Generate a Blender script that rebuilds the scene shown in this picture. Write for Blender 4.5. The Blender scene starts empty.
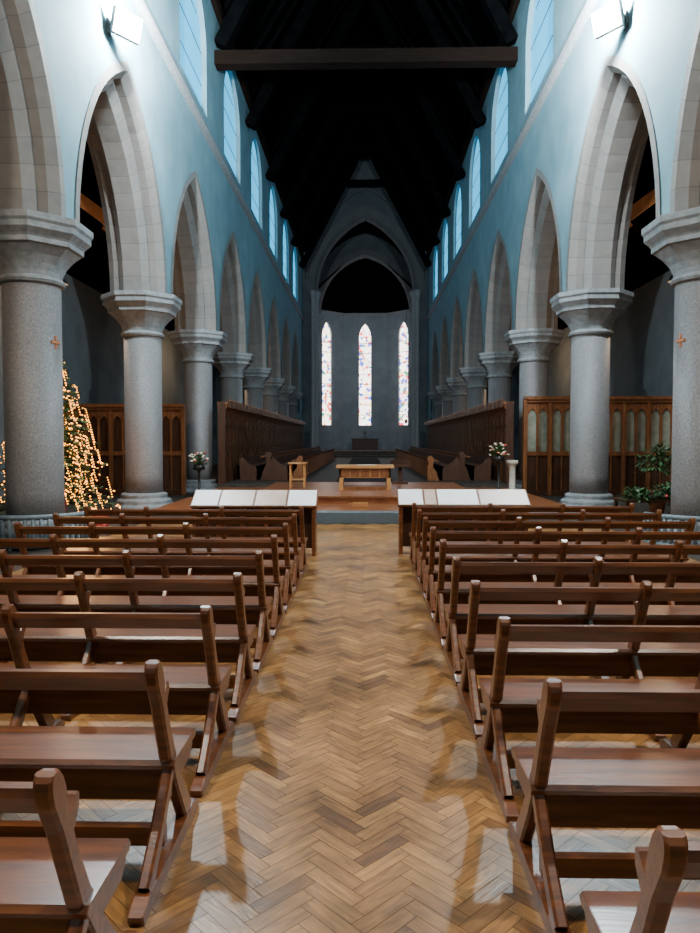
import bpy, math, random
from mathutils import Vector, Matrix
random.seed(7)
D=bpy.data; C=bpy.context
sc=C.scene
pi=math.pi

# ---------------------------------------------------------------- materials
def newmat(name):
    m=D.materials.new(name); m.use_nodes=True
    nt=m.node_tree; b=nt.nodes['Principled BSDF']
    return m,nt,b
def N(nt,t,**k):
    n=nt.nodes.new(t)
    for a,v in k.items(): setattr(n,a,v)
    return n
def rgb(c): return (c[0],c[1],c[2],1)
def mat(name,c1,c2=None,rough=.6,scale=4,bump=0.0,stretch=(1,1,1),metal=0,detail=5,bscale=None,spec=.5,coat=0):
    m,nt,b=newmat(name)
    c2=c2 or c1
    tc=N(nt,'ShaderNodeTexCoord'); mp=N(nt,'ShaderNodeMapping')
    mp.inputs['Scale'].default_value=stretch
    nt.links.new(tc.outputs['Object'],mp.inputs['Vector'])
    no=N(nt,'ShaderNodeTexNoise'); no.inputs['Scale'].default_value=scale; no.inputs['Detail'].default_value=detail
    nt.links.new(mp.outputs[0],no.inputs['Vector'])
    cr=N(nt,'ShaderNodeValToRGB')
    cr.color_ramp.elements[0].color=rgb(c1); cr.color_ramp.elements[1].color=rgb(c2)
    cr.color_ramp.elements[0].position=.32; cr.color_ramp.elements[1].position=.68
    nt.links.new(no.outputs['Fac'],cr.inputs[0]); nt.links.new(cr.outputs[0],b.inputs['Base Color'])
    b.inputs['Roughness'].default_value=rough; b.inputs['Metallic'].default_value=metal
    b.inputs['Specular IOR Level'].default_value=spec
    b.inputs['Coat Weight'].default_value=coat; b.inputs['Coat Roughness'].default_value=.22
    if bump:
        bp=N(nt,'ShaderNodeBump'); bp.inputs['Strength'].default_value=bump; bp.inputs['Distance'].default_value=.03
        n2=N(nt,'ShaderNodeTexNoise'); n2.inputs['Scale'].default_value=bscale or scale*4; n2.inputs['Detail'].default_value=6
        nt.links.new(mp.outputs[0],n2.inputs['Vector'])
        nt.links.new(n2.outputs['Fac'],bp.inputs['Height']); nt.links.new(bp.outputs[0],b.inputs['Normal'])
    return m
def emat(name,c,s):
    m,nt,b=newmat(name)
    b.inputs['Base Color'].default_value=rgb(c); b.inputs['Emission Color'].default_value=rgb(c)
    b.inputs['Emission Strength'].default_value=s
    return m
def voussoir_mat(name,c1,c2,rough=.8):
    m,nt,b=newmat(name)
    uv=N(nt,'ShaderNodeUVMap'); sp=N(nt,'ShaderNodeSeparateXYZ'); nt.links.new(uv.outputs[0],sp.inputs[0])
    fl=N(nt,'ShaderNodeMath',operation='FLOOR'); nt.links.new(sp.outputs[0],fl.inputs[0])
    wn=N(nt,'ShaderNodeTexWhiteNoise',noise_dimensions='1D'); nt.links.new(fl.outputs[0],wn.inputs['W'])
    fr=N(nt,'ShaderNodeMath',operation='FRACT'); nt.links.new(sp.outputs[0],fr.inputs[0])
    lt=N(nt,'ShaderNodeMath',operation='LESS_THAN'); lt.inputs[1].default_value=.03; nt.links.new(fr.outputs[0],lt.inputs[0])
    tc=N(nt,'ShaderNodeTexCoord'); no=N(nt,'ShaderNodeTexNoise'); no.inputs['Scale'].default_value=6; no.inputs['Detail'].default_value=6
    nt.links.new(tc.outputs['Object'],no.inputs['Vector'])
    av=N(nt,'ShaderNodeMath',operation='MULTIPLY_ADD'); av.inputs[1].default_value=.35
    nt.links.new(wn.outputs['Value'],av.inputs[0]); 
    ml=N(nt,'ShaderNodeMath',operation='MULTIPLY'); ml.inputs[1].default_value=.8; nt.links.new(no.outputs['Fac'],ml.inputs[0])
    nt.links.new(ml.outputs[0],av.inputs[2])
    mx=N(nt,'ShaderNodeMix',data_type='RGBA'); mx.inputs['A'].default_value=rgb(c1); mx.inputs['B'].default_value=rgb(c2)
    nt.links.new(av.outputs[0],mx.inputs['Factor'])
    m2=N(nt,'ShaderNodeMix',data_type='RGBA'); m2.inputs['B'].default_value=rgb([q*.8 for q in c1])
    nt.links.new(lt.outputs[0],m2.inputs['Factor']); nt.links.new(mx.outputs['Result'],m2.inputs['A'])
    nt.links.new(m2.outputs['Result'],b.inputs['Base Color']); b.inputs['Roughness'].default_value=rough
    bp=N(nt,'ShaderNodeBump'); bp.inputs['Strength'].default_value=.3; bp.inputs['Distance'].default_value=.03
    nt.links.new(no.outputs['Fac'],bp.inputs['Height']); nt.links.new(bp.outputs[0],b.inputs['Normal'])
    return m
def parquet_mat():
    m,nt,b=newmat('parquet')
    at=N(nt,'ShaderNodeAttribute'); at.attribute_name='blk'
    sp=N(nt,'ShaderNodeSeparateColor'); nt.links.new(at.outputs['Color'],sp.inputs[0])
    cr=N(nt,'ShaderNodeValToRGB'); e=cr.color_ramp.elements
    e[0].color=(.15,.062,.016,1); e[1].color=(.42,.205,.062,1)
    x=cr.color_ramp.elements.new(.15); x.color=(.235,.103,.028,1)
    x=cr.color_ramp.elements.new(.85); x.color=(.33,.152,.043,1)
    nt.links.new(sp.outputs[0],cr.inputs[0])
    uv=N(nt,'ShaderNodeUVMap'); mp=N(nt,'ShaderNodeMapping'); mp.inputs['Scale'].default_value=(1.6,11,1)
    nt.links.new(uv.outputs[0],mp.inputs[0])
    no=N(nt,'ShaderNodeTexNoise'); no.inputs['Scale'].default_value=5; no.inputs['Detail'].default_value=6; no.inputs['Distortion'].default_value=.6
    nt.links.new(mp.outputs[0],no.inputs['Vector'])
    tc=N(nt,'ShaderNodeTexCoord'); n2=N(nt,'ShaderNodeTexNoise'); n2.inputs['Scale'].default_value=1.9; n2.inputs['Detail'].default_value=8
    nt.links.new(tc.outputs['Object'],n2.inputs['Vector'])
    mr=N(nt,'ShaderNodeMapRange'); mr.inputs['From Min'].default_value=.3; mr.inputs['From Max'].default_value=.7; mr.inputs['To Min'].default_value=.6; mr.inputs['To Max'].default_value=1.25
    nt.links.new(no.outputs['Fac'],mr.inputs[0])
    m3=N(nt,'ShaderNodeMapRange'); m3.inputs['From Min'].default_value=.3; m3.inputs['From Max'].default_value=.7; m3.inputs['To Min'].default_value=.42; m3.inputs['To Max'].default_value=1.25
    nt.links.new(n2.outputs['Fac'],m3.inputs[0])
    mu=N(nt,'ShaderNodeMath',operation='MULTIPLY'); nt.links.new(mr.outputs[0],mu.inputs[0]); nt.links.new(m3.outputs[0],mu.inputs[1])
    vm=N(nt,'ShaderNodeVectorMath',operation='SCALE'); nt.links.new(cr.outputs[0],vm.inputs[0]); nt.links.new(mu.outputs[0],vm.inputs['Scale'])
    nt.links.new(vm.outputs[0],b.inputs['Base Color'])
    rr=N(nt,'ShaderNodeMapRange'); rr.inputs['To Min'].default_value=.26; rr.inputs['To Max'].default_value=.46
    nt.links.new(n2.outputs['Fac'],rr.inputs[0]); nt.links.new(rr.outputs[0],b.inputs['Roughness'])
    b.inputs['Specular IOR Level'].default_value=.5
    bp=N(nt,'ShaderNodeBump'); bp.inputs['Strength'].default_value=.12; bp.inputs['Distance'].default_value=.01
    nt.links.new(no.outputs['Fac'],bp.inputs['Height']); nt.links.new(bp.outputs[0],b.inputs['Normal'])
    return m
def stained(name,tint,s):
    m,nt,b=newmat(name)
    tc=N(nt,'ShaderNodeTexCoord'); vo=N(nt,'ShaderNodeTexVoronoi'); vo.inputs['Scale'].default_value=4.2
    nt.links.new(tc.outputs['Object'],vo.inputs['Vector'])
    sp=N(nt,'ShaderNodeSeparateColor'); nt.links.new(vo.outputs['Color'],sp.inputs[0])
    cr=N(nt,'ShaderNodeValToRGB'); cr.color_ramp.interpolation='CONSTANT'; e=cr.color_ramp.elements
    cols=[(0,(1,.97,.9)),(.3,tint),(.45,(.65,.06,.06)),(.55,(.9,.9,1)),(.68,(.08,.12,.55)),(.78,(1,.85,.45)),(.88,(.07,.3,.15)),(.93,(1,.95,.95))]
    e[0].position=0; e[0].color=rgb(cols[0][1]); e[1].position=cols[1][0]; e[1].color=rgb(cols[1][1])
    for p,c in cols[2:]:
        q=e.new(p); q.color=rgb(c)
    nt.links.new(sp.outputs[0],cr.inputs[0])
    nt.links.new(cr.outputs[0],b.inputs['Base Color']); nt.links.new(cr.outputs[0],b.inputs['Emission Color'])
    b.inputs['Emission Strength'].default_value=s
    return m

M={}
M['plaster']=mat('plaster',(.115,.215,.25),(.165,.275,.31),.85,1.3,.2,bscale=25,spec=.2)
M['plaster_dim']=mat('plaster_dim',(.045,.056,.066),(.068,.080,.09),.9,1.3,.15,bscale=20)  # plaster copy darkened, the chancel end's dimness is in the colour
M['plaster_apse']=mat('plaster_apse',(.14,.165,.185),(.19,.215,.235),.9,1.3,.15,bscale=20)
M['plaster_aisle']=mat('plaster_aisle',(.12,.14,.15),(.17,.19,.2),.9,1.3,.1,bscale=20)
M['stone']=mat('stone',(.15,.165,.175),(.23,.235,.24),.75,9,.3,bscale=40,spec=.3)
M['shaft']=mat('shaft_stone',(.11,.11,.118),(.225,.205,.195),.5,34,.2,bscale=80,detail=8)
M['vouss']=voussoir_mat('voussoir',(.11,.105,.102),(.20,.178,.16))
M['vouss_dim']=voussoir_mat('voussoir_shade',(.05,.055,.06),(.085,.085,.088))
M['roof']=mat('roof_boards',(.0012,.0014,.0017),(.0028,.003,.0033),1,3,0,stretch=(1,6,1),spec=0)
M['beam']=mat('roof_beam',(.006,.0035,.0026),(.012,.0075,.0055),.9,4,.2,stretch=(.4,6,6),spec=.03)
M['aisle_beam_lit']=mat('aisle_beam_lit',(.5,.18,.055),(.65,.27,.09),.6,4,.2)  # brace wood lightened towards orange, warm lamplight put into its colour
M['bench']=mat('bench_wood',(.065,.018,.005),(.185,.056,.014),.3,5,.05,stretch=(.5,6,6),bscale=14,coat=.3,spec=.5)
M['oak']=mat('oak',(.11,.035,.010),(.22,.078,.024),.45,4,.12,stretch=(4,4,.6),spec=.35)
M['oak_dark']=mat('oak_dark',(.03,.010,.004),(.065,.024,.010),.5,4,.12,stretch=(4,4,.6),spec=.3)
M['oak_light']=mat('oak_light',(.34,.14,.04),(.46,.22,.075),.4,4,.1,stretch=(1,6,6))
M['dais_wood']=mat('dais_wood',(.15,.045,.015),(.25,.085,.03),.35,4,.1,stretch=(1,8,1),spec=.35)
M['carpet']=mat('carpet',(.07,.085,.095),(.11,.13,.145),.95,30,.2)
M['carpet_dark']=mat('carpet_dark',(.02,.016,.018),(.035,.028,.03),.95,30,.2,spec=.1)
M['tile']=mat('tile',(.022,.018,.015),(.05,.04,.033),.7,6,.1,spec=.3)
M['sub']=mat('subfloor',(.025,.012,.006),(.04,.02,.01),.8)
M['iron']=mat('painted_iron',(.08,.11,.13),(.13,.17,.19),.5,12,.1)
M['black']=mat('black_metal',(.02,.02,.02),(.03,.03,.03),.4,metal=.6)
M['white']=mat('paper_white',(.8,.79,.77),(.9,.9,.88),.45,3)
M['pinkish']=mat('pale_board',(.45,.29,.22),(.56,.39,.30),.35,3)
M['green']=mat('fir_green',(.012,.05,.018),(.04,.11,.035),.7,14)
M['leaf']=mat('leaf_green',(.012,.06,.018),(.05,.14,.035),.5,14)
M['red']=mat('red_cloth',(.45,.03,.03),(.6,.06,.05),.7,6)
M['gold']=mat('gilt',(.55,.3,.07),(.7,.42,.12),.35,6,metal=.7)
M['orange']=mat('orange_paint',(.38,.13,.05),(.45,.17,.07),.6,6)
M['linen']=mat('linen',(.5,.48,.42),(.62,.6,.53),.8,6)
M['tracery']=mat('tracery_panel',(.16,.17,.13),(.26,.26,.20),.6,6)
M['sky']=emat('window_sky',(.03,.42,.74),1.9)
M['lamp']=emat('lamp_glass',(.88,.96,1),200)
M['fairy']=emat('fairy_bulb',(1,.36,.045),7)
M['warm']=emat('warm_glass',(1,.6,.3),4)
M['parquet']=parquet_mat()
M['stA']=stained('stained_glass_a',(1,.85,.5),4.5)
M['stB']=stained('stained_glass_b',(1,.6,.6),4.5)
M['stC']=stained('stained_glass_c',(.9,.6,.7),4.5)
M['lead']=mat('lead_bar',(.04,.04,.045))
M['flower_w']=mat('petal_white',(.8,.7,.55),(.9,.8,.6),.6)
M['flower_r']=mat('petal_red',(.6,.05,.05),(.7,.2,.1),.6)

# ---------------------------------------------------------------- mesh builder
class MB:
    def __init__(s): s.v=[];s.f=[];s.m=[];s.uv=[];s.col=[];s.sm=[];s.mats=[]
    def mi(s,k):
        if k not in s.mats: s.mats.append(k)
        return s.mats.index(k)
    def poly(s,pts,k,uv=None,col=None,sm=False):
        i=len(s.v); s.v+= [tuple(p) for p in pts]; s.face(range(i,i+len(pts)),k,uv,col,sm)
    def face(s,idx,k,uv=None,col=None,sm=False):
        s.f.append(tuple(idx)); s.m.append(s.mi(k)); s.uv.append(uv); s.col.append(col); s.sm.append(sm)
    def box(s,x0,x1,y0,y1,z0,z1,k,X=None):
        P=[(x,y,z) for z in (z0,z1) for x,y in ((x0,y0),(x1,y0),(x1,y1),(x0,y1))]
        if X: P=[tuple(X@Vector(p)) for p in P]
        i=len(s.v); s.v+=P
        for q in ((3,2,1,0),(4,5,6,7),(0,1,5,4),(1,2,6,5),(2,3,7,6),(3,0,4,7)): s.face([i+a for a in q],k)
    def prism(s,poly,a0,a1,k,axis='x',ch=0):
        def P(a,p):
            if axis=='x': return (a,p[0],p[1])
            if axis=='y': return (p[0],a,p[1])
            return (p[0],p[1],a)
        n=len(poly)
        cx=sum(p[0] for p in poly)/n; cy=sum(p[1] for p in poly)/n
        if ch:
            def ins(p):
                dx,dy=cx-p[0],cy-p[1]; l=math.hypot(dx,dy) or 1
                return (p[0]+dx/l*ch,p[1]+dy/l*ch)
            sg=1 if a1>a0 else -1
            pin=[ins(p) for p in poly]
            rings=[(a0,pin),(a0+sg*ch,poly),(a1-sg*ch,poly),(a1,pin)]
        else: rings=[(a0,poly),(a1,poly)]
        i=len(s.v)
        for a,pp in rings: s.v+=[P(a,p) for p in pp]
        s.face(range(i,i+n),k); l=len(rings)-1
        s.face(range(i+l*n+n-1,i+l*n-1,-1),k)
        for r in range(l):
            for j in range(n):
                s.face((i+r*n+j,i+r*n+(j+1)%n,i+(r+1)*n+(j+1)%n,i+(r+1)*n+j),k)
    def bar(s,p0,p1,w,h,k):
        p0=Vector(p0);p1=Vector(p1);d=p1-p0;L=d.length
        q=d.to_track_quat('Y','Z').to_matrix().to_4x4(); T=Matrix.Translation(p0)@q
        s.box(-w/2,w/2,0,L,-h/2,h/2,k,T)
    def rings(s,rs,k,cap=True,sm=True):
        i=len(s.v); n=len(rs[0])
        for r in rs: s.v+=[tuple(p) for p in r]
        for a in range(len(rs)-1):
            for j in range(n):
                s.face((i+a*n+j,i+a*n+(j+1)%n,i+(a+1)*n+(j+1)%n,i+(a+1)*n+j),k,sm=sm)
        if cap:
            s.face(range(i+n-1,i-1,-1),k); s.face(range(i+(len(rs)-1)*n,i+len(rs)*n),k)
    def lathe(s,cx,cy,prof,n,k,sm=True,oct=None):
        rs=[]
        for idx,pr in enumerate(prof):
            r,z=pr[0],pr[1]; o=pr[2] if len(pr)>2 else 0
            ring=[]
            for j in range(n):
                a=2*pi*(j+.5)/n if n==8 else 2*pi*j/n
                rr=r
                if o:
                    aa=(a+pi/8)%(pi/4)-pi/8
                    rr=r*((1-o)+o/math.cos(aa))
                ring.append((cx+rr*math.cos(a),cy+rr*math.sin(a),z))
            rs.append(ring)
        s.rings(rs,k,True,sm)
    def tube(s,path,r,n,k):
        rs=[]
        for i,p in enumerate(path):
            p=Vector(p); a=Vector(path[max(0,i-1)]); b=Vector(path[min(len(path)-1,i+1)])
            q=(b-a).to_track_quat('Z','Y')
            rs.append([p+q@Vector((r*math.cos(2*pi*j/n),r*math.sin(2*pi*j/n),0)) for j in range(n)])
        s.rings(rs,k)
    def ball(s,c,r,k,nu=8,nv=5,sc3=(1,1,1)):
        rs=[]
        for a in range(nv+1):
            t=pi*(a+.02)/(nv+.04)
            rs.append([(c[0]+sc3[0]*r*math.sin(t)*math.cos(2*pi*j/nu),c[1]+sc3[1]*r*math.sin(t)*math.sin(2*pi*j/nu),c[2]-sc3[2]*r*math.cos(t)) for j in range(nu)])
        s.rings(rs,k)
    def mesh(s,name):
        me=D.meshes.new(name); me.from_pydata(s.v,[],s.f)
        for k in s.mats: me.materials.append(M[k])
        for p,mi,sm in zip(me.polygons,s.m,s.sm): p.material_index=mi; p.use_smooth=sm
        if any(u is not None for u in s.uv):
            ul=me.uv_layers.new(name='UVMap')
            for p,u in zip(me.polygons,s.uv):
                if u is not None:
                    for li,q in zip(p.loop_indices,u): ul.data[li].uv=q
        if any(c is not None for c in s.col):
            cl=me.color_attributes.new('blk','FLOAT_COLOR','CORNER')
            for p,c in zip(me.polygons,s.col):
                c=c or (.5,.5,.5,1)
                for li in p.loop_indices: cl.data[li].color=c
        me.update(); return me
    def obj(s,name,loc=(0,0,0),bevel=0,parent=None):
        o=D.objects.new(name,s.mesh(name)); C.collection.objects.link(o); o.location=loc
        if bevel:
            b=o.modifiers.new('bevel','BEVEL'); b.width=bevel; b.segments=2; b.limit_method='ANGLE'; b.angle_limit=math.radians(50)
        if parent: o.parent=parent
        return o
def inst(me,name,loc,rz=0,bevel=0):
    o=D.objects.new(name,me); C.collection.objects.link(o); o.location=loc; o.rotation_euler=(0,0,rz)
    return o

def arch(uc,z0,half,rise,r=0,n=12):
    R=(rise*rise+half*half)/(2*half); c=R-half; q=R-r
    ta=math.acos(max(-1,min(1,-c/q)))
    L=[]
    for i in range(n+1):
        t=pi+(ta-pi)*i/n
        L.append((uc+c+q*math.cos(t),z0+q*math.sin(t)))
    return L+[(2*uc-p[0],p[1]) for p in reversed(L[:-1])]
def wall_over(mb,P,u0,u1,pts,top,k):
    tf=top if callable(top) else (lambda u:top)
    z0=pts[0][1]
    mb.poly([P(u0,z0),P(pts[0][0],z0),P(pts[0][0],tf(pts[0][0])),P(u0,tf(u0))],k)
    mb.poly([P(pts[-1][0],z0),P(u1,z0),P(u1,tf(u1)),P(pts[-1][0],tf(pts[-1][0]))],k)
    for a,b in zip(pts,pts[1:]):
        mb.poly([P(*a),P(*b),P(b[0],tf(b[0])),P(a[0],tf(a[0]))],k)
def sweep(mb,PX,prof,uc,z0,half,rise,n,k,nv=1.0,seed=0):
    cur=[arch(uc,z0,half,rise,r,n) for dx,r in prof]
    for a in range(len(prof)-1):
        for i in range(2*n):
            A,B=cur[a],cur[a+1]
            u=seed+i*nv; u2=u+nv
            mb.poly([PX(prof[a][0],*A[i]),PX(prof[a][0],*A[i+1]),PX(prof[a+1][0],*B[i+1]),PX(prof[a+1][0],*B[i])],k,
              uv=[(u,a),(u2,a),(u2,a+1),(u,a+1)])

# ---------------------------------------------------------------- dimensions
XF=4.5; TH=1.2; XC=5.1; BAY=5.35
YB=-8.0; YE=50.8
cols=[10.7+BAY*k for k in range(-3,8)]   # -5.35 .. 48.15
ZS=4.85; ZSTR=10.2; ZT=14.6; ZR=22.2

# ---------------------------------------------------------------- nave arcade walls
for s,nm in ((-1,'left'),(1,'right')):
    mb=MB()
    Pn=lambda u,z:(s*XF,u,z); Pa=lambda u,z:(s*(XF+TH),u,z)
    prof=[(-.02,-.16),(-.02,0),(.12,.12),(.27,.12),(.27,.20),(.40,.33),(.80,.33),(.93,.20),(.93,.12),(1.08,.12),(1.22,0),(1.22,-.16)]
    for bi,(a,b) in enumerate(zip(cols,cols[1:])):
        c=(a+b)/2; pts=arch(c,ZS,2.35,3.7)
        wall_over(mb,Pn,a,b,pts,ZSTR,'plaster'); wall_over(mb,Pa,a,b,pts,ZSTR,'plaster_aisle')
        sweep(mb,lambda dx,u,z:(s*(XF+dx),u,z),prof,c,ZS,2.35,3.7,12,'vouss',1.0,seed=bi*40)
        wp=arch(c,12.5,1.45,1.5,0,8); z0=10.75; PP=Pn
        mb.poly([PP(a,ZSTR),PP(b,ZSTR),PP(b,z0),PP(a,z0)],'plaster')
        mb.poly([PP(a,z0),PP(c-1.45,z0),PP(c-1.45,12.5),PP(a,12.5)],'plaster')
        mb.poly([PP(c+1.45,z0),PP(b,z0),PP(b,12.5),PP(c+1.45,12.5)],'plaster')
        wall_over(mb,PP,a,b,wp,ZT,'plaster')
        out=[(c-1.45,z0)]+wp+[(c+1.45,z0)]
        inn=[(c+(u-c)*.97,z) for u,z in out]
        for i in range(len(out)):
            j=(i+1)%len(out)
            A,B=out[i],out[j]; A2,B2=inn[i],inn[j]
            mb.poly([(s*XF,*A),(s*XF,*B),(s*(XF+.14),*B2),(s*(XF+.14),*A2)],'plaster')
    for a,b in ((YB,cols[0]),(cols[-1],YE)):
        mb.poly([Pn(a,0),Pn(b,0),Pn(b,ZT),Pn(a,ZT)],'plaster')
        mb.poly([Pa(a,0),Pa(b,0),Pa(b,ZSTR),Pa(a,ZSTR)],'plaster_aisle')
    e=cols[-1]+.7
    mb.poly([(s*XF,e,0),(s*(XF+TH),e,0),(s*(XF+TH),e,ZS),(s*XF,e,ZS)],'plaster')
    mb.poly([(s*(XF+TH),YB,ZSTR),(s*(XF+TH),YE,ZSTR),(s*(XF+TH),YE,ZT),(s*(XF+TH),YB,ZT)],'plaster_aisle')
    mb.obj('wall_'+nm)
    mb=MB()
    x0=s*XF
    mb.prism([(x0,ZSTR-.12),(x0-s*.10,ZSTR-.05),(x0-s*.13,ZSTR+.02),(x0-s*.13,ZSTR+.08),(x0,ZSTR+.16)],YB,YE,'stone','y')
    mb.prism([(x0,ZT-.25),(x0-s*.14,ZT-.2),(x0-s*.18,ZT),(x0,ZT)],YB,YE,'beam','y')
    mb.obj('trim_'+('1' if s<0 else '2'))
    for i,(a,b) in enumerate(zip(cols,cols[1:])):
        c=(a+b)/2; mb=MB()
        wp=arch(c,12.5,1.40,1.48,0,8); pl=[(c-1.40,10.75)]+wp+[(c+1.40,10.75)]
        x=s*(XF+.14)
        cen=(x,c,12)
        for p,q in zip(pl,pl[1:]+pl[:1]): mb.poly([(x,*p),(x,*q),cen],'sky')
        for zz in (11.6,12.5,13.3):
            hw=1.39 if zz<12.6 else .85
            mb.box(x-.012,x+.012,c-hw,c+hw,zz-.012,zz+.012,'lead')
        mb.obj('window_%d'%(i+1+(0 if s<0 else 10)))

# ---------------------------------------------------------------- columns
cm=MB()
cm.lathe(0,0,[(.66,0,1),(.66,.10,1),(.62,.13,1),(.60,.17,.3),(.62,.20,0),(.60,.24,0),(.52,.27,0),(.50,.30,0),(.53,.34,0),(.50,.38,0),(.43,.40,0)],32,'stone')
cm.lathe(0,0,[(.425,.40),(.42,.8),(.42,3.95)],32,'shaft')
cm.lathe(0,0,[(.42,3.93),(.47,3.95),(.49,3.99),(.47,4.03),(.44,4.05),(.45,4.12),(.49,4.22,.2),(.56,4.33,.6),(.66,4.44,1),(.70,4.46,1),(.70,4.53,1),(.72,4.56,1),(.78,4.62,1),(.80,4.64,1),(.80,4.72,1),(.83,4.76,1),(.83,4.85,1)],32,'stone',sm=False)
cme=cm.mesh('stone_column')
for y in cols[1:]:
    for s in (-1,1): inst(cme,'stone_column',(s*XC,y,0))

# ---------------------------------------------------------------- floors
mb=MB()
mb.box(-9.8,9.8,YB,YE,-.2,-.012,'tile')
mb.box(-4.5,4.5,YB,13.36,-.012,-.004,'sub')
L,W=.25,.0625; n=4
cs,sn=math.cos(pi/4),math.sin(pi/4)
def blk(x,y,w,h,horiz):
    g=.0011
    P=[(x*W+g,y*W+g),((x+w)*W-g,y*W+g),((x+w)*W-g,(y+h)*W-g),(x*W+g,(y+h)*W-g)]
    Q=[(a*cs-b*sn, a*sn+b*cs) for a,b in P]
    cx=sum(q[0] for q in Q)/4; cy=sum(q[1] for q in Q)/4
    if abs(cx)>4.35 or cy<-2 or cy>13.25: return
    r=random.random(); o=random.random()*30
    uv=[(o,o),(o+L,o),(o+L,o+W),(o,o+W)] if horiz else [(o,o+W),(o,o),(o+L,o),(o+L,o+W)]
    mb.poly([(a,b,0) for a,b in Q],'parquet',uv=uv,col=(r,r,r,1))
for t in range(-110,350):
    for m_ in range(-36,37):
        blk(t+2*n*m_,t,n,1,True); blk(t+n+2*n*m_,t-n+1,1,n,False)
mb.obj('floor')

mb=MB()
mb.box(-4.3,4.3,13.4,20.7,0,.2,'dais_wood'); mb.box(-4.3,4.3,13.37,13.4,0,.206,'carpet')
mb.box(-4.3,4.3,13.4,13.75,.2,.206,'carpet')
mb.obj('dais')
mb=MB(); mb.box(-2.6,2.6,15.4,20.6,.206,.36,'dais_wood'); mb.box(-2.6,2.6,15.37,15.40,.32,.36,'oak'); mb.obj('altar_platform')
mb=MB()
mb.box(-4.4,4.4,20.7,49.9,0,.3,'tile'); mb.box(-.9,.9,20.8,49.9,.3,.31,'carpet_dark')
mb.obj('floor_choir')
mb=MB()
for i in range(4): mb.box(-4.15,4.15,50+i*.9,56.9-i*.02,.1,.34+i*.14,'tile')
mb.box(-3.5,3.5,56.9,61.5,.1,.76,'tile')
mb.obj('floor_chancel')

# ---------------------------------------------------------------- roof
mb=MB()
for s in (-1,1):
    mb.poly([(s*5.0,YB,ZT-.6),(s*5.0,YE,ZT-.6),(0,YE,ZR),(0,YB,ZR)],'roof')
    y=YB+.4
    while y<YE:
        mb.bar((s*4.6,y,ZT-.05),(0,y,ZR-.2),.12,.12,'roof'); y+=.9
mb.obj('ceiling')
for i,y in enumerate(cols[1:]):
    mb=MB()
    if y<22:
        mb.box(-4.5,4.5,y-.2,y+.2,12.8,13.2,'beam')
    for s in (-1,1):
        mb.bar((s*4.35,y,13.4),(0,y,ZR-.45),.35,.4,'roof')
    mb.box(-1.6,1.6,y-.12,y+.12,18.9,19.2,'roof')
    mb.obj('roof_truss')

# ---------------------------------------------------------------- aisles
for s,nm in ((-1,'left'),(1,'right')):
    mb=MB(); xo=s*9.7
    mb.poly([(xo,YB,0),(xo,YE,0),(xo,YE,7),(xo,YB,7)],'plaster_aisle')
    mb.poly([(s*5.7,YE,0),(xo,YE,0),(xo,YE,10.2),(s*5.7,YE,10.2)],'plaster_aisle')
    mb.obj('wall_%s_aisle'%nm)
    mb=MB()
    mb.poly([(s*5.7,YB,10.1),(s*5.7,YE,10.1),(s*10,YE,6.8),(s*10,YB,6.8)],'roof')
    mb.obj('ceiling_%s_aisle'%nm)
    for y in cols[1:]:
        mb=MB()
        mb.bar((s*5.85,y,6.6),(s*7.9,y,8.1),.2,.26,'aisle_beam_lit')
        mb.bar((s*5.85,y,9.6),(s*9.5,y,6.95),.18,.22,'beam')
        mb.obj('aisle_brace')
mb=MB()
mb.poly([(-9.7,YB,0),(9.7,YB,0),(9.7,YB,10),(-9.7,YB,10)],'plaster')
mb.poly([(-4.6,YB,10),(4.6,YB,10),(4.6,YB,14.5),(0,YB,22.2),(-4.6,YB,14.5)],'plaster')
mb.obj('wall_back')

# ---------------------------------------------------------------- chancel arch wall
gab=lambda x: ZR-abs(x)*(ZR-ZT+.1)/4.6
mb=MB()
P=lambda u,z:(u,YE,z)
pts=arch(0,12.3,3.75,5.6,0,14)
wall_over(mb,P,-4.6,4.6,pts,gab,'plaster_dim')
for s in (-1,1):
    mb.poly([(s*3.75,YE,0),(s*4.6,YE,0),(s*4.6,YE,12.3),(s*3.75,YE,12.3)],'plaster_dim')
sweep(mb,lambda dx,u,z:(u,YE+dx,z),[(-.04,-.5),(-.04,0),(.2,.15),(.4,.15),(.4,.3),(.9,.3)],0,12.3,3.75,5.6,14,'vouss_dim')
sweep(mb,lambda dx,u,z:(u,YE+dx,z),[(-.02,0),(-.12,.05),(-.12,.2),(0,.25)],0,13.2,4.3,6.6,14,'vouss_dim')
for s in (-1,1):
    for (x,y,r) in ((3.75,50.75,.16),(3.55,51.2,.2)):
        mb.lathe(s*x,y,[(r*1.6,.48),(r*1.6,.8),(r,.95),(r,11.7),(r*1.1,11.8),(r*1.8,12.2),(r*1.8,12.35)],14,'stone')
    mb.box(min(s*3.5,s*4.25),max(s*3.5,s*4.25),51.1,51.75,.48,12.4,'stone')
mb.obj('wall_chancel_arch')
for s,nm in ((-1,'left'),(1,'right')):
    mb=MB(); mb.box(min(s*4.25,s*4.45),max(s*4.25,s*4.45),51.0,57.0,0,15,'plaster_dim'); mb.obj('wall_%s_chancel'%nm)
mb=MB()
for s in (-1,1): mb.poly([(s*4.5,50.9,14.4),(s*4.5,57.2,14.4),(0,57.2,21),(0,50.9,21)],'roof')
for y in (52.5,54,55.5):
    sweep(mb,lambda dx,u,z:(u,y+dx,z),[(0,0),(0,.25),(.25,.25),(.25,0)],0,13,4.2,5.2,10,'roof')
mb.obj('ceiling_chancel')
mb=MB(); YA=57.0
P=lambda u,z:(u,YA,z)
pts=arch(0,11.9,3.72,4.6,0,14)
wall_over(mb,P,-4.6,4.6,pts,21.2,'plaster_dim')
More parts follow.
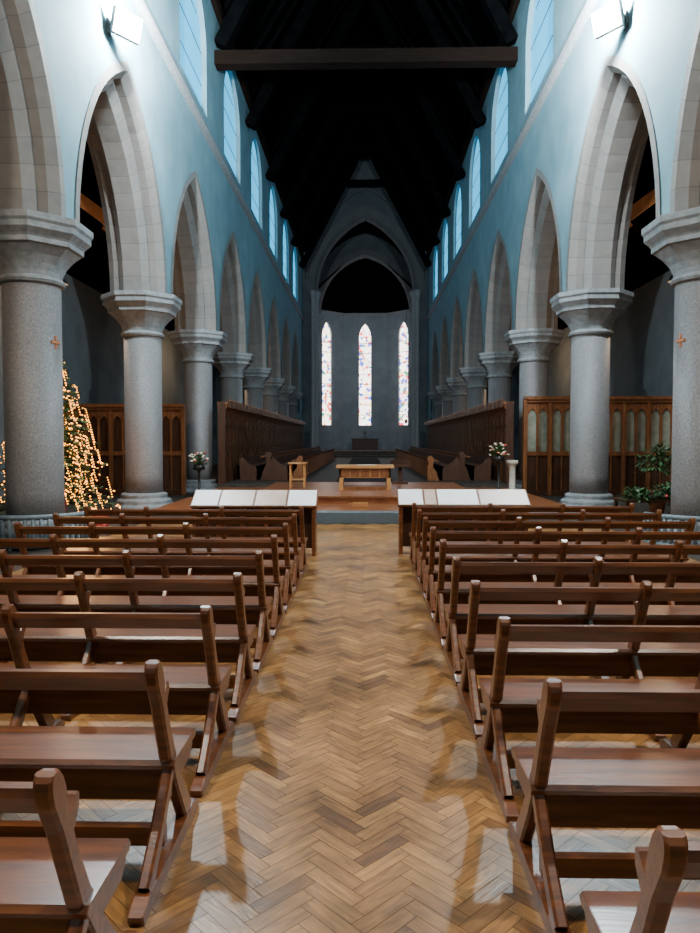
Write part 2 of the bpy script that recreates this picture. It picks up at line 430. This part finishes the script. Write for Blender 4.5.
for s in (-1,1): mb.poly([(s*3.72,YA,0),(s*4.6,YA,0),(s*4.6,YA,11.9),(s*3.72,YA,11.9)],'plaster_dim')
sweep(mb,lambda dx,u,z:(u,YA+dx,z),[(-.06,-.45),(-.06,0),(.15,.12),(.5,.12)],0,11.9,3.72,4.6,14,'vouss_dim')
mb.obj('wall_apse_arch')
mb=MB(); A=4.9; ha=math.radians(21); R=A/math.cos(ha)
for i,ang in enumerate((-84,-42,0,42,84)):
    a=math.radians(ang)
    nx,ny=math.sin(a),math.cos(a); tx,ty=math.cos(a),-math.sin(a); hw=A*math.tan(ha)
    P=lambda u,z,dd=0:(nx*(A+dd)+tx*u, YA+ny*(A+dd)+ty*u, z)
    k='plaster_apse'
    if abs(ang)==84:
        mb.poly([P(-hw,0),P(hw,0),P(hw,12.6),P(-hw,12.6)],k)
    else:
        h=.52; zb=2.9; zs=10.6
        wp=arch(0,zs,h,1.2,0,6)
        mb.poly([P(-hw,0),P(hw,0),P(hw,zb),P(-hw,zb)],k)
        mb.poly([P(-hw,zb),P(-h,zb),P(-h,zs),P(-hw,zs)],k)
        mb.poly([P(h,zb),P(hw,zb),P(hw,zs),P(h,zs)],k)
        wall_over(mb,P,-hw,hw,wp,12.6,k)
        out=[(-h,zb)]+wp+[(h,zb)]
        for p,q in zip(out,out[1:]+out[:1]): mb.poly([P(*p),P(*q),P(q[0],q[1],.2),P(p[0],p[1],.2)],'stone')
        w=MB(); w.poly([P(p[0],p[1],.18) for p in out],{-42:'stA',0:'stB',42:'stC'}[ang])
        for zz in [zb+.9*k_ for k_ in range(1,9)]:
            a0=P(-h,zz,.12);a1=P(h,zz,.12); w.bar(a0,a1,.04,.04,'lead')
        w.obj('window_%d'%{-42:21,0:22,42:23}[ang])
    mb.poly([P(-hw,12.6),P(hw,12.6),(0,YA+.5,17.4)],'roof')
    mb.bar(P(-hw,12.6),P(hw,12.6),.2,.22,'stone')
mb.obj('wall_apse')

# ---------------------------------------------------------------- benches
def bench_mesh(Ln,s):
    b=MB()
    def strip(path,ws,x0,x1):
        rs=[]; ch=.009; sg=1 if x1>x0 else -1
        for i,p in enumerate(path):
            a=Vector(path[max(0,i-1)]);c=Vector(path[min(len(path)-1,i+1)]); d=(c-a).normalized(); nn=Vector((-d.y,d.x))
            l=Vector(p)+nn*ws[i]/2; r=Vector(p)-nn*ws[i]/2
            d=(r-l); u=d.normalized()*min(ch,d.length*.3)
            rs.append([(x0+sg*ch,l.x,l.y),(x0,l.x+u.x,l.y+u.y),(x0,r.x-u.x,r.y-u.y),(x0+sg*ch,r.x,r.y),(x1-sg*ch,r.x,r.y),(x1,r.x-u.x,r.y-u.y),(x1,l.x+u.x,l.y+u.y),(x1-sg*ch,l.x,l.y)])
        b.rings(rs,'bench',True,False)
    for i,x in enumerate((0,.95,1.85,Ln-.052)):
        t=.048
        X0,X1=s*x,s*(x+t)
        strip([(-.052,.812),(-.050,.806),(-.044,.793),(-.036,.775),(-.024,.745),(-.010,.71),(.012,.655),(.05,.56),(.12,.41),(.22,.25),(.36,.06)],
              [.020,.046,.066,.078,.082,.074,.060,.058,.070,.074,.086],X0,X1)
        strip([(.17,.39),(.09,.29),(-.02,.17),(-.16,.05)],[.05,.056,.064,.08],X0+s*.003,X1-s*.003)
        b.prism([(.10,.345),(.42,.345),(.44,.31),(.40,.27),(.17,.27)],X0+s*.005,X1-s*.005,'bench','x',ch=.005)
        b.prism([(-.26,0),(.50,0),(.51,.03),(.45,.06),(-.2,.06),(-.27,.035)],X0-s*.004,X1+s*.004,'bench','x',ch=.006)
        b.prism([(.03,.655),(.075,.70),(.10,.695),(.10,.66),(.06,.61)],X0+s*.006,X1-s*.006,'bench','x',ch=.004)
    def plank(poly,x0,x1): b.prism(poly,s*x0,s*x1,'bench','x',ch=.004)
    plank([(.105,.35),(.425,.345),(.44,.36),(.425,.38),(.11,.385),(.095,.37)],-.01,Ln+.01)
    plank([(.14,.215),(.175,.215),(.175,.35),(.14,.35)],.02,Ln-.02)
    plank([(-.012,.695),(.022,.70),(.006,.755),(-.010,.772),(-.046,.774),(-.052,.752)],.010,Ln-.02)
    plank([(.06,.08),(.10,.08),(.10,.15),(.06,.15)],.02,Ln-.02)
    return b.mesh('church_bench')
LS=[1.66+.83*k for k in range(9)]
RS=[1.44]+[2.33+.81*k for k in range(9)]
for s,a,ys in ((-1,.73,LS),(1,.595,RS)):
    me=bench_mesh(3.35-a,s)
    for y in ys: inst(me,'church_bench',(s*a,y,0))

def front_desk(s,x0,x1,y):
    b=MB()
    xa,xb=sorted((s*x0,s*x1))
    T=[(y,.665),(y+.32,.865),(y+.30,.89),(y-.02,.69)]
    b.prism(T,xa,xb,'oak','x',ch=.005)
    b.box(xa+.03,xb-.03,y+.22,y+.25,.08,.80,'oak_dark')
    nseg=5
    for i in range(nseg+1):
        xx=xa+.02+(xb-xa-.09)*i/nseg
        b.prism([(y+.02,.0),(y+.34,.0),(y+.30,.82),(y+.02,.66)],xx,xx+.05,'bench','x',ch=.004)
    ed=[0,.22,.5,.76,1] if s<0 else [0,.2,.3,.62,1]
    kk=['white','pinkish','pinkish','white'] if s<0 else ['white','pinkish','white','pinkish']
    for i in range(4):
        u0=xa+(xb-xa)*ed[i]+.015; u1=xa+(xb-xa)*ed[i+1]-.015
        P8=[(u0,y-.01,.70),(u1,y-.01,.70),(u1,y+.29,.887),(u0,y+.29,.887)]
        b.poly(P8,kk[i]); b.poly([(p[0],p[1]-.003,p[2]+.006) for p in P8],kk[i])
    b.obj('prayer_desk')
front_desk(-1,.66,2.4,9.55); front_desk(1,.46,2.3,9.75)

# ---------------------------------------------------------------- radiators at near piers
for s in (-1,1):
    b=MB()
    for i in range(25):
        a=-pi*.98+ pi*.96*i/24
        x,y=.86*math.cos(a),.80*math.sin(a)
        b.tube([(x,y,.04),(x,y,.50)],.032,8,'iron')
    for zz in (.07,.48):
        b.tube([(.86*math.cos(-pi*.98+pi*.96*i/24),.80*math.sin(-pi*.98+pi*.96*i/24),zz) for i in range(25)],.04,8,'iron')
    for i in (0,12,24):
        a=-pi*.98+pi*.96*i/24; b.tube([(.86*math.cos(a),.80*math.sin(a),0),(.86*math.cos(a),.80*math.sin(a),.06)],.03,8,'iron')
    b.obj('radiator',(s*XC,10.7,0))
    b=MB(); ang=(-pi/2+1.3) if s<0 else (-pi/2-1.3)
    T=Matrix.Translation((s*XC+.425*math.cos(ang),10.7+.425*math.sin(ang),3.08))@Matrix.Rotation(ang+pi/2,4,'Z')
    b.box(-.014,.014,-.01,.02,-.085,.085,'orange',T); b.box(-.075,.075,-.008,.02,-.014,.014,'orange',T)
    for (dx,dz) in ((0,.075),(0,-.075),(.065,0),(-.065,0)): b.box(dx-.022,dx+.022,-.006,.02,dz-.022,dz+.022,'orange',T)
    b.obj('wall_cross')

# ---------------------------------------------------------------- screens & stalls
def panel_screen(b,x0,x1,y,z0,z1,thick,light,nb):
    b.box(x0,x1,y,y+thick,z0,z0+.15,'oak_dark'); b.box(x0,x1,y-.05,y+thick+.05,z1-.12,z1,'oak'); b.box(x0-.02,x1+.02,y-.1,y+thick+.1,z1-.04,z1+.05,'oak')
    b.box(x0,x1,y,y+thick,z0+1.15,z0+1.27,'oak')
    w=(x1-x0)/nb
    for i in range(nb+1):
        xx=x0+w*i; b.box(xx-.05,xx+.05,y-.03,y+thick+.03,z0,z1-.05,'oak')
    for i in range(nb):
        a=x0+w*i+.05; c=x0+w*i+w/2; hw=w/2-.05
        b.box(a,a+2*hw,y+thick*.4,y+thick*.6,z0+.15,z0+1.15,'oak_dark')
        b.box(c-.015,c+.015,y+.01,y+thick*.4,z0+.15,z0+1.15,'oak')
        b.box(a,a+2*hw,y+thick*.65,y+thick*.8,z0+1.27,z1-.12,light)
        for q in (-1,1):
            cc=c+q*hw/2; h=hw/2-.02; zs=z1-.55
            pts=arch(cc,zs,h,.26,0,5)
            for p0,p1 in zip(pts,pts[1:]):
                b.poly([(p0[0],y+.02,p0[1]),(p1[0],y+.02,p1[1]),(p1[0],y+.02,z1-.12),(p0[0],y+.02,z1-.12)],'oak')
                b.poly([(p0[0],y+.02,p0[1]),(p1[0],y+.02,p1[1]),(p1[0],y+.07,p1[1]),(p0[0],y+.07,p0[1])],'oak')
        b.box(c-.03,c+.03,y,y+.07,z0+1.27,z1-.12,'oak')
        for q in (-1,1): b.box(c+q*hw-.02,c+q*hw+.02,y+.01,y+.06,z0+1.27,z1-.12,'oak')
b=MB(); panel_screen(b,4.62,9.55,20.3,0,2.8,.14,'tracery',7); b.obj('parclose_screen')
b=MB(); panel_screen(b,-9.55,-5.3,20.3,0,2.6,.14,'oak_dark',6); b.obj('parclose_screen')

for s in (-1,1):
    b=MB()
    x=4.28; ya,yb=20.85,47.4; z1=2.66
    X=lambda a,c:(min(s*a,s*c),max(s*a,s*c))
    b.box(*X(x,x+.1),ya,yb,.3,z1,'oak')
    b.box(*X(x-.22,x+.12),ya-.05,yb,z1,z1+.08,'oak'); b.box(*X(x-.25,x-.20),ya-.05,yb,z1-.08,z1+.12,'oak_dark')
    b.prism([(s*(x),z1-.35),(s*(x-.07),z1-.25),(s*(x-.2),z1),(s*x,z1)],ya,yb,'oak','y')
    y=ya
    while y<yb:
        b.box(*X(x-.07,x),y,y+.08,.3,z1-.2,'oak_dark')
        b.box(*X(x-.26,x-.21),y,y+.06,z1-.1,z1+.16,'oak')
        b.box(*X(x-.03,x),y,y+.68,1.3,1.36,'oak_dark')
        b.box(*X(x-.03,x),y+.08,y+.68,2.0,2.05,'oak_dark')
        y+=.68
    b.box(*X(x-.12,x+.1),ya-.08,ya,.3,z1+.08,'oak_dark')
    b.obj('stall_canopy')
    for r,(xd,h) in enumerate(((2.05,.72),(3.05,.85))):
        b=MB(); z0=.3
        b.box(*X(xd,xd+.06),22.4,46,z0,z0+h,'oak_dark')
        b.prism([(s*(xd-.05),z0+h-.02),(s*(xd+.3),z0+h-.12),(s*(xd+.3),z0+h-.08),(s*(xd-.05),z0+h+.03)],22.4,46,'oak','y')
        b.box(*X(xd+.5,xd+.9),22.5,45.9,z0+.4,z0+.45,'oak_dark')
        b.box(*X(xd+.88,xd+.93),22.5,45.9,z0,z0+.75,'oak_dark')
        y=22.4
        while y<46: b.box(*X(xd-.02,xd),y,y+.06,z0+.05,z0+h-.05,'oak'); y+=.6
        kk='oak' if r==0 else 'oak_dark'
        for yy in (22.3,46):
            p1=[(xd-.06,z0),(xd-.06,z0+.45),(xd-.02,z0+h*.75),(xd-.07,z0+h+.0),(xd-.02,z0+h+.08),(xd+.08,z0+h+.07),(xd+.14,z0+h-.03),(xd+.12,z0+h*.6),(xd+.22,z0+.3),(xd+.3,z0)]
            p2=[(xd+.42,z0),(xd+.42,z0+.38),(xd+.5,z0+.47),(xd+.62,z0+.52),(xd+.74,z0+.6),(xd+.8,z0+.68),(xd+.9,z0+.74),(xd+.97,z0+.68),(xd+.95,z0)]
            b.prism([(s*p,q) for p,q in p1],yy,yy+.09,kk,'y',ch=.01); b.prism([(s*p,q) for p,q in p2],yy,yy+.09,'oak_dark','y',ch=.01)
        b.obj('choir_stall')

# ---------------------------------------------------------------- altar table
b=MB(); zf=.36
b.box(-.72,.72,17.3,18.1,.90,.97,'oak_light'); 
b.box(-.64,.64,17.38,18.02,.66,.90,'oak_light')
for i in range(5): b.box(-.6+i*.245,-.6+i*.245+.22,17.365,17.38,.69,.87,'oak')
for x in (-.64,.54):
    for y in (17.38,17.92): b.box(x,x+.1,y,y+.1,zf,.9,'oak_light')
b.box(-.64,.64,17.4,18.0,zf,zf+.08,'oak')
b.box(-.2,.25,17.5,17.8,.97,.974,'linen')
b.obj('altar_table',bevel=.006)
b=MB()
for a,c in ((-.2,-.2),(.16,-.2),(-.2,.16),(.16,.16)): b.box(a,a+.04,c,c+.04,0,.62,'oak_light')
b.box(-.24,.24,-.24,.24,.62,.66,'oak_light'); b.box(-.2,.2,-.19,.19,.2,.23,'oak_light')
b.obj('side_table',(-1.75,18.2,.36),bevel=.005)
b=MB()
b.box(-.22,.22,-.2,.2,0,.06,'oak_dark'); b.box(-.05,.05,-.05,.05,.06,.5,'oak_dark')
b.prism([(-.22,.48),(.2,.62),(.2,.66),(-.22,.52)],-.26,.26,'oak_dark','x'); b.box(-.26,.26,-.25,-.21,.47,.54,'oak_dark')
b.obj('book_stand',(1.0,20.0,.36),bevel=.006)
b=MB()
b.box(-.16,.16,-.005,.03,0,.10,'gold'); b.box(-.14,.14,-.012,-.004,.02,.08,'orange'); b.box(-.16,.16,.0,.08,0,.02,'oak')
b.obj('brass_plaque',(-.1,14.5,.206))
b=MB()
b.box(-1.1,1.1,58.6,59.4,.76,1.65,'oak_dark'); b.box(-1.2,1.2,58.5,59.5,1.65,1.73,'oak_dark')
b.box(-.04,.04,59.2,59.26,1.73,2.4,'oak_dark'); b.box(-.2,.2,59.2,59.26,2.15,2.22,'oak_dark')
b.obj('high_altar')
b=MB(); b.tube([(3.3,56.5,13.8),(3.3,56.5,3.3)],.012,6,'black'); b.lathe(3.3,56.5,[(.02,3.3),(.1,3.2),(.12,3.05),(.08,2.95),(.01,2.9)],10,'red'); b.obj('sanctuary_lamp')

# ---------------------------------------------------------------- flower stands
def flowers(x,y,z0,zt):
    b=MB()
    b.lathe(0,0,[(.2,0),(.18,.03),(.04,.08),(.03,zt-.4),(.06,zt-.36),(.16,zt-.33),(.14,zt-.22),(.1,zt-.2)],12,'black')
    for i in range(50):
        a=random.random()*2*pi; e=random.uniform(-.2,1.3); r=random.uniform(.14,.28)
        p=Vector((math.cos(a)*math.cos(e)*r,math.sin(a)*math.cos(e)*r,zt-.15+math.sin(e)*r))
        b.tube([(0,0,zt-.22),tuple(p*.6+Vector((0,0,(zt-.2)*.4))),tuple(p)],.006,4,'leaf')
        if i%2: b.ball(p,.038,'flower_w' if i%3 else 'flower_r',7,4,(1,1,.6))
        else:
            t=Vector((-math.sin(a),math.cos(a),0))*.035; o=Vector((math.cos(a),math.sin(a),.3))*.1
            b.poly([p-o,p+t,p+o,p-t],'leaf')
    b.obj('flower_arrangement',(x,y,z0))
flowers(-4.1,17.2,.206,1.0); flowers(3.35,17.6,.206,1.2)
b=MB(); b.lathe(0,0,[(.15,0),(.15,.08),(.1,.12),(.08,.16),(.08,.7),(.12,.78),(.15,.8),(.15,.88)],16,'linen'); b.obj('stone_pedestal',(3.75,17.9,.206))

# ---------------------------------------------------------------- christmas tree
def tree(x,y,H,R):
    b=MB()
    b.lathe(0,0,[(.22,0),(.26,.05),(.30,.38),(.27,.4)],16,'red'); b.lathe(0,0,[(.06,.3),(.05,1.5),(.015,H)],8,'oak_dark')
    nlay=24; tips=[]
    for l in range(nlay):
        t=l/(nlay-1); z=.55+(H-.65)*t; r=R*(1-t)**.65+.07
        nb=int(18-10*t)
        for k in range(nb):
            a=2*pi*(k+random.random()*.7)/nb; rr=r*random.uniform(.65,1.2); dr=.35*rr
            base=Vector((0,0,z)); tip=Vector((rr*math.cos(a),rr*math.sin(a),z-dr+.1*t))
            tips.append((base,tip))
            b.tube([tuple(base),tuple(tip)],.008,4,'oak_dark')
            for q in range(12):
                f=.2+.8*(q+random.random())/12; c=base.lerp(tip,f)
                for sd in (-1,1):
                    d=Vector((math.cos(a+sd*.8),math.sin(a+sd*.8),random.uniform(-.5,.3)))*(.16*(1.1-f*.4))
                    wv=Vector((-d.y,d.x,.4*random.choice((-1,1))*d.length)).normalized()*.022
                    b.poly([c-wv,c+wv,c+d+wv*.3,c+d-wv*.3],'green')
    o=b.obj('christmas_tree',(x,y,0))
    f=MB()
    for base,tip in tips:
        for q in range(4):
            c=base.lerp(tip,random.uniform(.5,1.03)); f.ball((c.x,c.y,c.z+.02),random.uniform(.010,.020),'fairy',5,3)
        if random.random()<.5:
            L_=random.uniform(.15,.5); m_=int(L_/.05)
            for q in range(m_): f.ball((tip.x*1.02+q*.012,tip.y*1.02,max(.1,tip.z-q*.05)),.013,'fairy',5,3)
    f.ball((0,0,H+.05),.05,'fairy',8,5)
    f.obj('fairy_lights',parent=o)
    li=D.lights.new('tree_glow','POINT'); li.energy=90; li.color=(1,.5,.18); li.shadow_soft_size=.6
    lo=D.objects.new('tree_glow',li); C.collection.objects.link(lo); lo.parent=o; lo.location=(.9,-.9,1.6)
tree(-6.35,14.0,3.5,1.05)

def foliage(b,cx,cy,cz,R,h,nn,ks):
    for i in range(nn):
        a=random.random()*2*pi; e=random.uniform(-.3,1.45); r=random.random()**.5*R
        c=Vector((cx+math.cos(a)*math.cos(e)*r,cy+math.sin(a)*math.cos(e)*r,cz+math.sin(e)*r*h))
        d=Vector((math.cos(a),math.sin(a),random.uniform(-.8,.9))).normalized()*.15; w=Vector((-d.y,d.x,0)).normalized()*.03
        b.poly([c,c+d*.5+w,c+d,c+d*.5-w],random.choice(ks))
b=MB()
b.box(-.75,.75,-.4,.4,.40,.44,'oak_dark')
for x in (-.7,.64):
    for y in (-.36,.3): b.box(x,x+.06,y,y+.06,0,.4,'oak_dark')
foliage(b,-.35,-.1,.46,.35,.6,300,['leaf','green']); foliage(b,.3,0,.46,.38,.8,300,['leaf','green','green'])
for i in range(12): b.ball((random.uniform(-.6,.6),random.uniform(-.35,.1),random.uniform(.5,.62)),.03,random.choice(('linen','red')))
b.obj('flower_table',(5.75,13.9,0))
b=MB()
b.lathe(0,0,[(.14,0),(.18,.3),(.2,.32),(.17,.33)],14,'oak')
b.tube([(0,0,.3),(.02,0,.8),(0,.02,1.1)],.02,6,'oak_dark')
foliage(b,0,0,1.0,.45,1.1,420,['leaf','green'])
b.obj('potted_plant',(6.3,15.2,0))
b=MB()
for i in range(3):
    b.prism([(-.2,.0+i*.1),(.2,.0+i*.1),(.22,.05+i*.1),(.2,.1+i*.1),(-.2,.1+i*.1),(-.22,.05+i*.1)],-.15,.15,'red','y',ch=.02)
b.obj('kneeler_stack',(-4.95,12.7,0))

# ---------------------------------------------------------------- floodlights
def light(kind,name,e,col,r,par,loc,d=None,size=0,blend=.5):
    li=D.lights.new(name,kind); li.energy=e; li.color=col; li.shadow_soft_size=r
    if kind=='SPOT': li.spot_size=math.radians(size); li.spot_blend=blend
    lo=D.objects.new(name,li); C.collection.objects.link(lo); lo.parent=par; lo.location=loc
    if d: lo.rotation_euler=Vector(d).to_track_quat('-Z','Y').to_euler()
def flood(s,y,z,e,col,r=.12,fills=False,big=1):
    b=MB()
    b.box(-.02,.02,-.06,.06,-.14,.14,'black'); b.bar((0,0,0),(-s*.22,0,.02),.04,.04,'black')
    # lamp head swivelled back down the nave and tilted to the floor
    T=Matrix.Translation((-s*.28,0,.02))@Matrix.Rotation(-s*math.radians(-38),4,'Z')@Matrix.Rotation(s*math.radians(-18),4,'Y')
    xa,xb=sorted((0,-s*.09)); b.box(xa,xb,-.25*big,.25*big,-.19*big,.19*big,'black',T)
    o=b.obj('floodlight',(s*(XF-.025),y,z),bevel=.01)
    g=MB(); xa,xb=sorted((-s*.09,-s*.12)); g.box(xa,xb,-.225*big,.225*big,-.165*big,.165*big,'lamp',T); g.obj('lens',parent=o)
    light('POINT','flood_bulb',e,col,r,o,(-s*.58,-.2,-.05))
    if fills:
        light('SPOT','far_wall_fill',3800,col,.12,o,(-s*.5,.45,0),(-s*1.0,30,-4.0),75,.8)  # no second lamp head: spot added to lift the far nave walls
        light('SPOT','halo_fill',16000,col,.15,o,(-s*.62,0,.25),(s*.7,.3,.7),150,.6)  # unseen spot added to burn out the wall around the lamp
for s in (-1,1):
    flood(s,2.4,9.1,2100,(1,.91,.78)); flood(s,12.4,8.8,2400,(.80,.94,1),fills=True,big=1.1)
    for y in (8.5,18.0,34):
        b=MB(); b.lathe(0,0,[(.02,.5),(.02,.2),(.05,.18),(.16,0),(.14,0),(.03,.12)],14,'black'); o=b.obj('pendant_lamp',(s*7.8,y,5.6))
        g=MB(); g.ball((0,0,.02),.08,'warm',10,6); g.obj('bulb',parent=o)
        c=MB(); c.tube([(0,0,.5),(0,0,2.7)],.008,5,'black'); c.obj('cord',parent=o)
        light('POINT','aisle_bulb',130,(1,.68,.42),.1,o,(0,0,-.15))
for s in (-1,1):
    b=MB(); b.box(-.1,.1,-.15,.15,-.12,.12,'black'); o=b.obj('floodlight',(s*4.12,55.5,9))  # invented housing for an added lamp that brightens the apse walls
    light('POINT','chancel_fill',260,(.85,.9,1),.15,o,(-s*.4,.2,0))

# ---------------------------------------------------------------- world, camera
w=D.worlds.new('World'); sc.world=w; w.use_nodes=True
w.node_tree.nodes['Background'].inputs[0].default_value=(.25,.5,.8,1); w.node_tree.nodes['Background'].inputs[1].default_value=.4
cam=D.cameras.new('camera'); co=D.objects.new('camera',cam); C.collection.objects.link(co)
cam.sensor_fit='VERTICAL'; cam.sensor_height=36; cam.lens=700/933*36; cam.clip_end=300; cam.clip_start=.05
co.location=(0,0,1.6)
co.rotation_euler=(pi/2-math.atan(26.5/700),0,math.atan(15/700))
sc.camera=co
